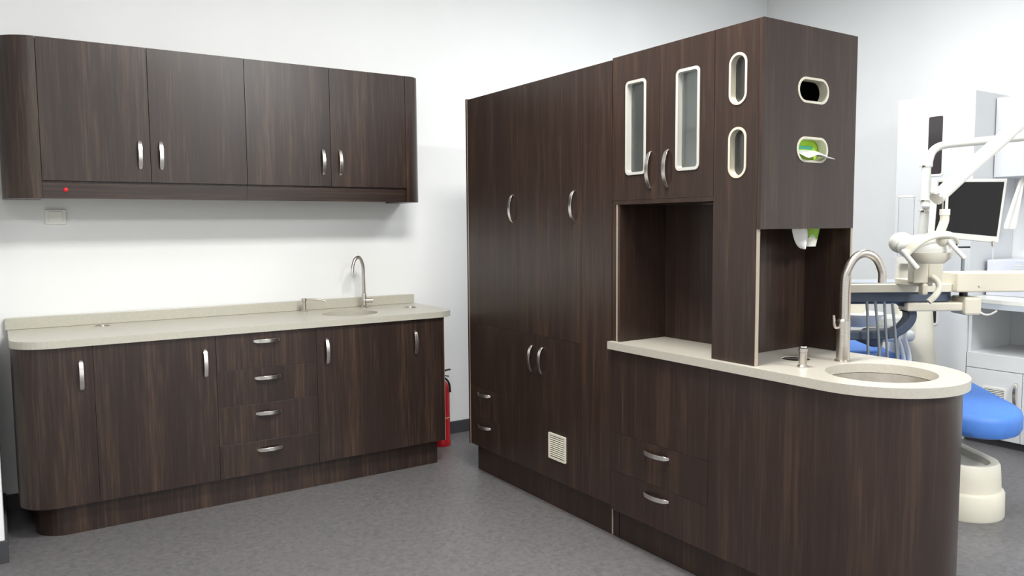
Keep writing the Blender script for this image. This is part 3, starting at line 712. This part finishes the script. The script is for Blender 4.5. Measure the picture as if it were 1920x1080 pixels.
for pts in ([(2.235, .84), (2.235, .79), (2.262, .70), (2.27, .60)], [(2.165, .84), (2.205, .77), (2.232, .68), (2.24, .60)]):
    obj('suction_hose', tube(nb(), smoothpath(wpath([(l, 4.40, z) for l, z in pts]), 5), .012, 10), WPLAS, t, smooth=True)

# lamp: pole, pipe, spring arm, head
t = thing('dental_lamp', 'cream dental operating lamp on a jointed arm over the instrument tray', 'lamp', W(2.26, 4.6, 1.23))
LJ = 4.80
obj('pole', tube(nb(), wpath([(2.540, 4.85, 1.212), (2.537, LJ, 1.52), (2.536, LJ, 1.788)]), .0265, 20), WPLAS, t, smooth=True)
for z, l in ((1.787, 2.536), (1.578, 2.537), (1.515, 2.537)):
    obj('collar', tube(nb(), wpath([(l, LJ+.004, z), (l, LJ+.004, z+.008)]), .036, 20), CHROME, t, smooth=True)
obj('pipe', tube(nb(), smoothpath(wpath([(2.548, LJ, 1.79), (2.554, LJ, 1.84), (2.58, LJ, 1.892), (2.635, LJ-.03, 1.918), (2.74, LJ-.2, 1.920), (2.84, LJ-.5, 1.915), (2.90, LJ-.80, 1.915)]), 8), .0235, 18), WPLAS, t, smooth=True)
obj('knuckle', tube(nb(), wpath([(2.90, 3.98, 1.88), (2.90, 3.98, 2.20)]), .03, 18), WPLAS, t, smooth=True)
prof = [(.031*cos(2*pi*i/12), .033*sin(2*pi*i/12)) for i in range(12)]
obj('spring_arm', sweep(nb(), wpath([(1.957, 3.60, 1.563), (2.10, 3.655, 1.672), (2.55, 3.83, 2.0), (2.90, 3.97, 2.235)][:3] + [(2.89, 3.97, 2.21)]), prof), WPLAS, t, smooth=True)
obj('arm_cap', tube(nb(), wpath([(1.949, 3.597, 1.557), (1.958, 3.60, 1.5635)]), .031, 18), STEEL, t, smooth=True)
obj('neck_rod', tube(nb(), wpath([(1.972, 3.58, 1.565), (1.972, 3.58, 1.48)]), .0035, 10), METAL, t, smooth=True)
obj('neck_rod', tube(nb(), wpath([(1.990, 3.58, 1.565), (1.990, 3.58, 1.48)]), .0065, 10), WPLAS, t, smooth=True)
obj('neck_collar', tube(nb(), wpath([(1.983, 3.58, 1.510), (1.983, 3.58, 1.483)]), .022, 20), WPLAS, t, smooth=True)
obj('neck', tube(nb(), smoothpath(wpath([(1.983, 3.58, 1.485), (1.982, 3.58, 1.455), (1.968, 3.575, 1.42), (1.955, 3.57, 1.392)]), 5), .0195, 18), CREAM, t, smooth=True)
A = Matrix((LATV, DEPV, Vector((0, 0, 1)))).transposed()
hd = obj('lamp_head', ellipsoid(nb(), W(1.915, 3.62, 1.332), (.118, .10, .064), A, 32, 18), WPLAS, t, smooth=True)
obj('skirt', loft([(ctr(1.925, 3.60, .13, .12, .055), 1.262), (ctr(1.925, 3.60, .185, .16, .075), 1.285), (ctr(1.925, 3.60, .205, .17, .08), 1.312)]), CREAM, t, smooth=True)
obj('rear_fin', ellipsoid(nb(), W(1.838, 3.68, 1.355), (.058, .04, .050), A, 20, 12), WPLAS, t, smooth=True)
yp = wpath([(1.775, 3.515, 1.308), (1.808, 3.50, 1.348), (1.855, 3.495, 1.380), (1.92, 3.50, 1.396), (1.985, 3.51, 1.390), (2.015, 3.53, 1.362)])
obj('yoke', sweep(nb(), smoothpath(yp, 6), [(-.020, -.007), (.020, -.007), (.020, .007), (-.020, .007)], up=tuple(-DEPV*.55+Vector((0, 0, .8))+LATV*-.15)), CREAM, t, smooth=True, bevel=.004)
obj('handle', tube(nb(), smoothpath(wpath([(1.778, 3.51, 1.318), (1.756, 3.49, 1.320), (1.766, 3.48, 1.300), (1.808, 3.47, 1.246)]), 5), .012, 12), WPLAS, t, smooth=True)
obj('handle', tube(nb(), smoothpath(wpath([(1.962, 3.51, 1.372), (1.985, 3.49, 1.335), (2.022, 3.48, 1.290)]), 5), .0105, 12), WPLAS, t, smooth=True)
obj('handle_tip', wbox(nb(), 2.012, 2.022, 3.475, 3.487, 1.232, 1.288), base_mat('slate_grey_plastic', srgb(120, 126, 134), .4), t)
obj('grip_knob', ellipsoid(nb(), W(1.95, 3.53, 1.375), (.03, .03, .035), A, 16, 10), CREAM, t, smooth=True)

# monitor on the pole
t = thing('monitor', 'flat dark monitor with a white bezel on the lamp pole', 'monitor', W(2.57, 4.42, 1.33))
def quadslab(pts, th, dvec):   # pts: 4 world corners, thickness along dvec
    bm = nb(); a = [bm.verts.new(p) for p in pts]; b = [bm.verts.new(Vector(p)+dvec*th) for p in pts]
    bm.faces.new(a); bm.faces.new(b[::-1])
    for i in range(4): bm.faces.new((a[i], b[i], b[(i+1) % 4], a[(i+1) % 4]))
    return bm
mo = [(2.357, 4.38, 1.372), (2.79, 4.47, 1.328), (2.828, 4.47, 1.695), (2.372, 4.38, 1.690)]
P4 = [W(*p) for p in mo]
nrm = (P4[1]-P4[0]).cross(P4[3]-P4[0]).normalized()
if nrm.dot(DEPV) > 0: nrm = -nrm
obj('bezel', quadslab(P4, .035, -nrm), WPLAS, t, bevel=.004)
def inset(l, r, b_, tp):
    f = lambda u, v: (P4[0]*(1-u)+P4[1]*u)*(1-v)+(P4[3]*(1-u)+P4[2]*u)*v
    return [f(l, b_)+nrm*.0015, f(1-r, b_)+nrm*.0015, f(1-r, 1-tp)+nrm*.0015, f(l, 1-tp)+nrm*.0015]
obj('screen', quadslab(inset(.035, .045, .10, .05), .001, -nrm), SCREEN, t)
obj('arm', tube(nb(), wpath([(2.52, LJ-.02, 1.55), (2.42, 4.50, 1.545), (2.45, 4.43, 1.545)]), .016, 12), WPLAS, t, smooth=True)
obj('bracket', tube(nb(), dedupe(wpath([(2.505, 4.39, 1.35), (2.505, 4.39, 1.309), (2.58, 4.39, 1.309)])), .0055, 8), BLACK, t)
obj('plug', tube(nb(), wpath([(2.735, 4.43, 1.342), (2.735, 4.43, 1.312)]), .010, 10), STEEL, t, smooth=True)
obj('cable', tube(nb(), wpath([(2.735, 4.43, 1.32), (2.738, 4.43, 1.18)]), .002, 6), WPLAS, t)

# clear tube on the column's side arm
tc_ = W(2.422, 4.80, 0)
t = thing('cup_dispenser', 'clear plastic cup dispenser tube standing left of the lamp pole', 'cup dispenser', (tc_.x, tc_.y, 1.2))
obj('tube', lathe(nb(), [(.044, 1.22), (.044, 1.60), (.0425, 1.60), (.0425, 1.22)], (tc_.x, tc_.y), 28, True), CLEAR, t, smooth=True)
obj('rim', lathe(nb(), [(.0445, 1.60), (.050, 1.602), (.050, 1.612), (.0445, 1.613)], (tc_.x, tc_.y), 28, True), WPLAS, t, smooth=True)
obj('holder', lathe(nb(), [(0, 1.20), (.05, 1.20), (.052, 1.24), (.0455, 1.24), (.0455, 1.219), (0, 1.219)], (tc_.x, tc_.y), 28), WPLAS, t, smooth=True)

# ------------------------------------------------------------------ white storage wall (front X = 5.32)
XB = 5.32
t = thing('tall_cabinet', 'tall white storage cabinet with dark glass slots behind the lamp pole', 'cabinet', (5.6, 2.9, 0))
obj('body', B(XB, XR-.002, 2.60, 3.12, .06, 2.30), WHITE, t, bevel=.003)
obj('plinth', B(XB+.03, XR-.002, 2.61, 3.11, 0, .059), WHITE, t)
for z0, z1 in ((1.775, 2.16), (.765, 1.655)):
    f = obj('slot_frame', ring_frame(rrect(2.850, (z0+z1)/2, .118, z1-z0+.03, .02), rrect(2.850, (z0+z1)/2, .096, z1-z0, .012), (XB-.004, 0, 0), (0, 1, 0), (0, 0, 1), (1, 0, 0), .0038), WPLAS, t)
    obj('slot_glass', plate(nb(), rrect(2.850, (z0+z1)/2, .097, z1-z0, .012), [], (XB-.0025, 0, 0), (0, 1, 0), (0, 0, 1), (1, 0, 0), .002), DARKIN, f)
obj('slot_rail', B(XB-.0045, XB-.0028, 2.804, 2.896, 1.925, 1.929), CHROME, t)
obj('slot_rail', B(XB-.0045, XB-.0028, 2.81, 2.885, 1.912, 1.914), CHROME, t)
t = thing('wall_cabinet', 'white wall cabinet at the right edge above the monitor', 'cabinet', (5.75, 2.2, 1.74))
obj('body', B(5.60, XR-.002, 1.4, 2.598, 1.745, 2.27), WHITE, t, bevel=.002)
obj('door', B(5.582, 5.5985, 2.0, 2.594, 1.747, 2.268), WHITE, t, bevel=.0015)
obj('door', B(5.582, 5.5985, 1.404, 1.997, 1.747, 2.268), WHITE, t, bevel=.0015)
t = thing('base_cabinet', 'white base cabinet with an open niche, drawer and vent beside the blue chair', 'cabinet', (5.6, 2.0, 0))
obj('side_panel', B(XB+.02, XR-.002, 2.578, 2.598, .06, .898), WHITE, t)
obj('back_panel', B(XR-.03, XR-.002, 1.3, 2.577, .06, .898), WHITE, t)
obj('niche_floor', B(XB+.003, XR-.032, 1.3, 2.578, .575, .60), WHITE, t, bevel=.001)
obj('lower_body', B(XB+.02, XR-.032, 1.3, 2.577, .06, .574), WHITE, t)
obj('drawer', B(XB, XB+.018, 1.95, 2.594, .500, .598), WHITE, t, bevel=.0015)
obj('drawer', B(XB, XB+.018, 1.30, 1.947, .500, .598), WHITE, t, bevel=.0015)
d = obj('door', B(XB, XB+.018, 2.255, 2.594, .052, .496), WHITE, t, bevel=.0015)
bm = nb(); handle(d, (XB, 2.288, .362), (0, 0, 1), (-1, 0, 0), L=.15)
g = obj('vent_grille', ring_frame(rrect(2.415, .335, .14, .105, .006, 3), rrect(2.415, .335, .122, .088, .002, 3), (XB-.006, 0, 0), (0, 1, 0), (0, 0, 1), (1, 0, 0), .0058), WPLAS, d, label='small white louvred grille')
t2 = g
for k in range(8):
    zz = .296+k*.0108
    obj('vent_slat', B(XB-.0058, XB-.0022, 2.354, 2.476, zz, zz+.0058), WPLAS, d)
obj('vent_shadow', B(XB-.0015, XB-.0005, 2.355, 2.475, .292, .378), SKIRT, d, label='dark sheet painted as the shade behind the slats')  # charcoal sheet stands in for the shade between the slats
obj('door', B(XB, XB+.018, 1.75, 2.252, .052, .496), WHITE, t, bevel=.0015)
obj('plinth', B(XB+.035, XB+.05, 1.3, 2.594, 0, .051), SKIRT, t)
t = thing('worktop', 'white worktop with a curved grey edge over the white base cabinet', 'worktop', (5.6, 2.0, .93))
cv = [(XB+.02, 2.598), (XB-.03, 2.56), (XB-.075, 2.47), (XB-.10, 2.35), (XB-.11, 2.2), (XB-.11, 1.3), (XR-.002, 1.3), (XR-.002, 2.598)]
obj('slab', prism(cv, .932, .962), WPLAS, t, bevel=.004)
obj('front_edge', prism([(a-.004 if a < 5.5 else 5.40, b) for a, b in cv[:-2]] + [(5.40, 1.3), (5.40, 2.59)], .900, .9315), base_mat('grey_edge', srgb(190, 196, 204), .4), t)
t = thing('storage_box', 'pale lavender box with vent slits standing on the white worktop', 'box', (5.65, 2.2, .962))
obj('case', B(5.50, 5.88, 1.75, 2.575, .963, 1.20), base_mat('pale_lavender_plastic', srgb(214, 217, 228), .4), t, bevel=.004)
for k in range(5):
    obj('vent_slit', B(5.4985, 5.4999, 2.36, 2.405, 1.085+k*.02, 1.093+k*.02), WPLAS, t)
t = thing('hook', 'small white double hook under the curved white worktop edge', 'hook', (5.25, 2.44, .87))
obj('bar', tube(nb(), smoothpath([(5.235, 2.50, .895), (5.225, 2.47, .872), (5.22, 2.44, .862), (5.22, 2.41, .868), (5.225, 2.375, .893)], 5), .007, 10), WPLAS, t, smooth=True)
g = []
for i in range(8):
    s = i/7; hw = .012+.030*s
    g.append([W(3.37-.075*s+q*hw, 5.17+.008*sin(q*5+s), 1.7445-.345*s) for q in (-1, -.5, 0, .5, 1)])
sheet('hanging_cloth', g, WPLAS, None, .004, label='thin white strip of cloth hanging from the white wall cabinet, right of the monitor', cat='cloth')
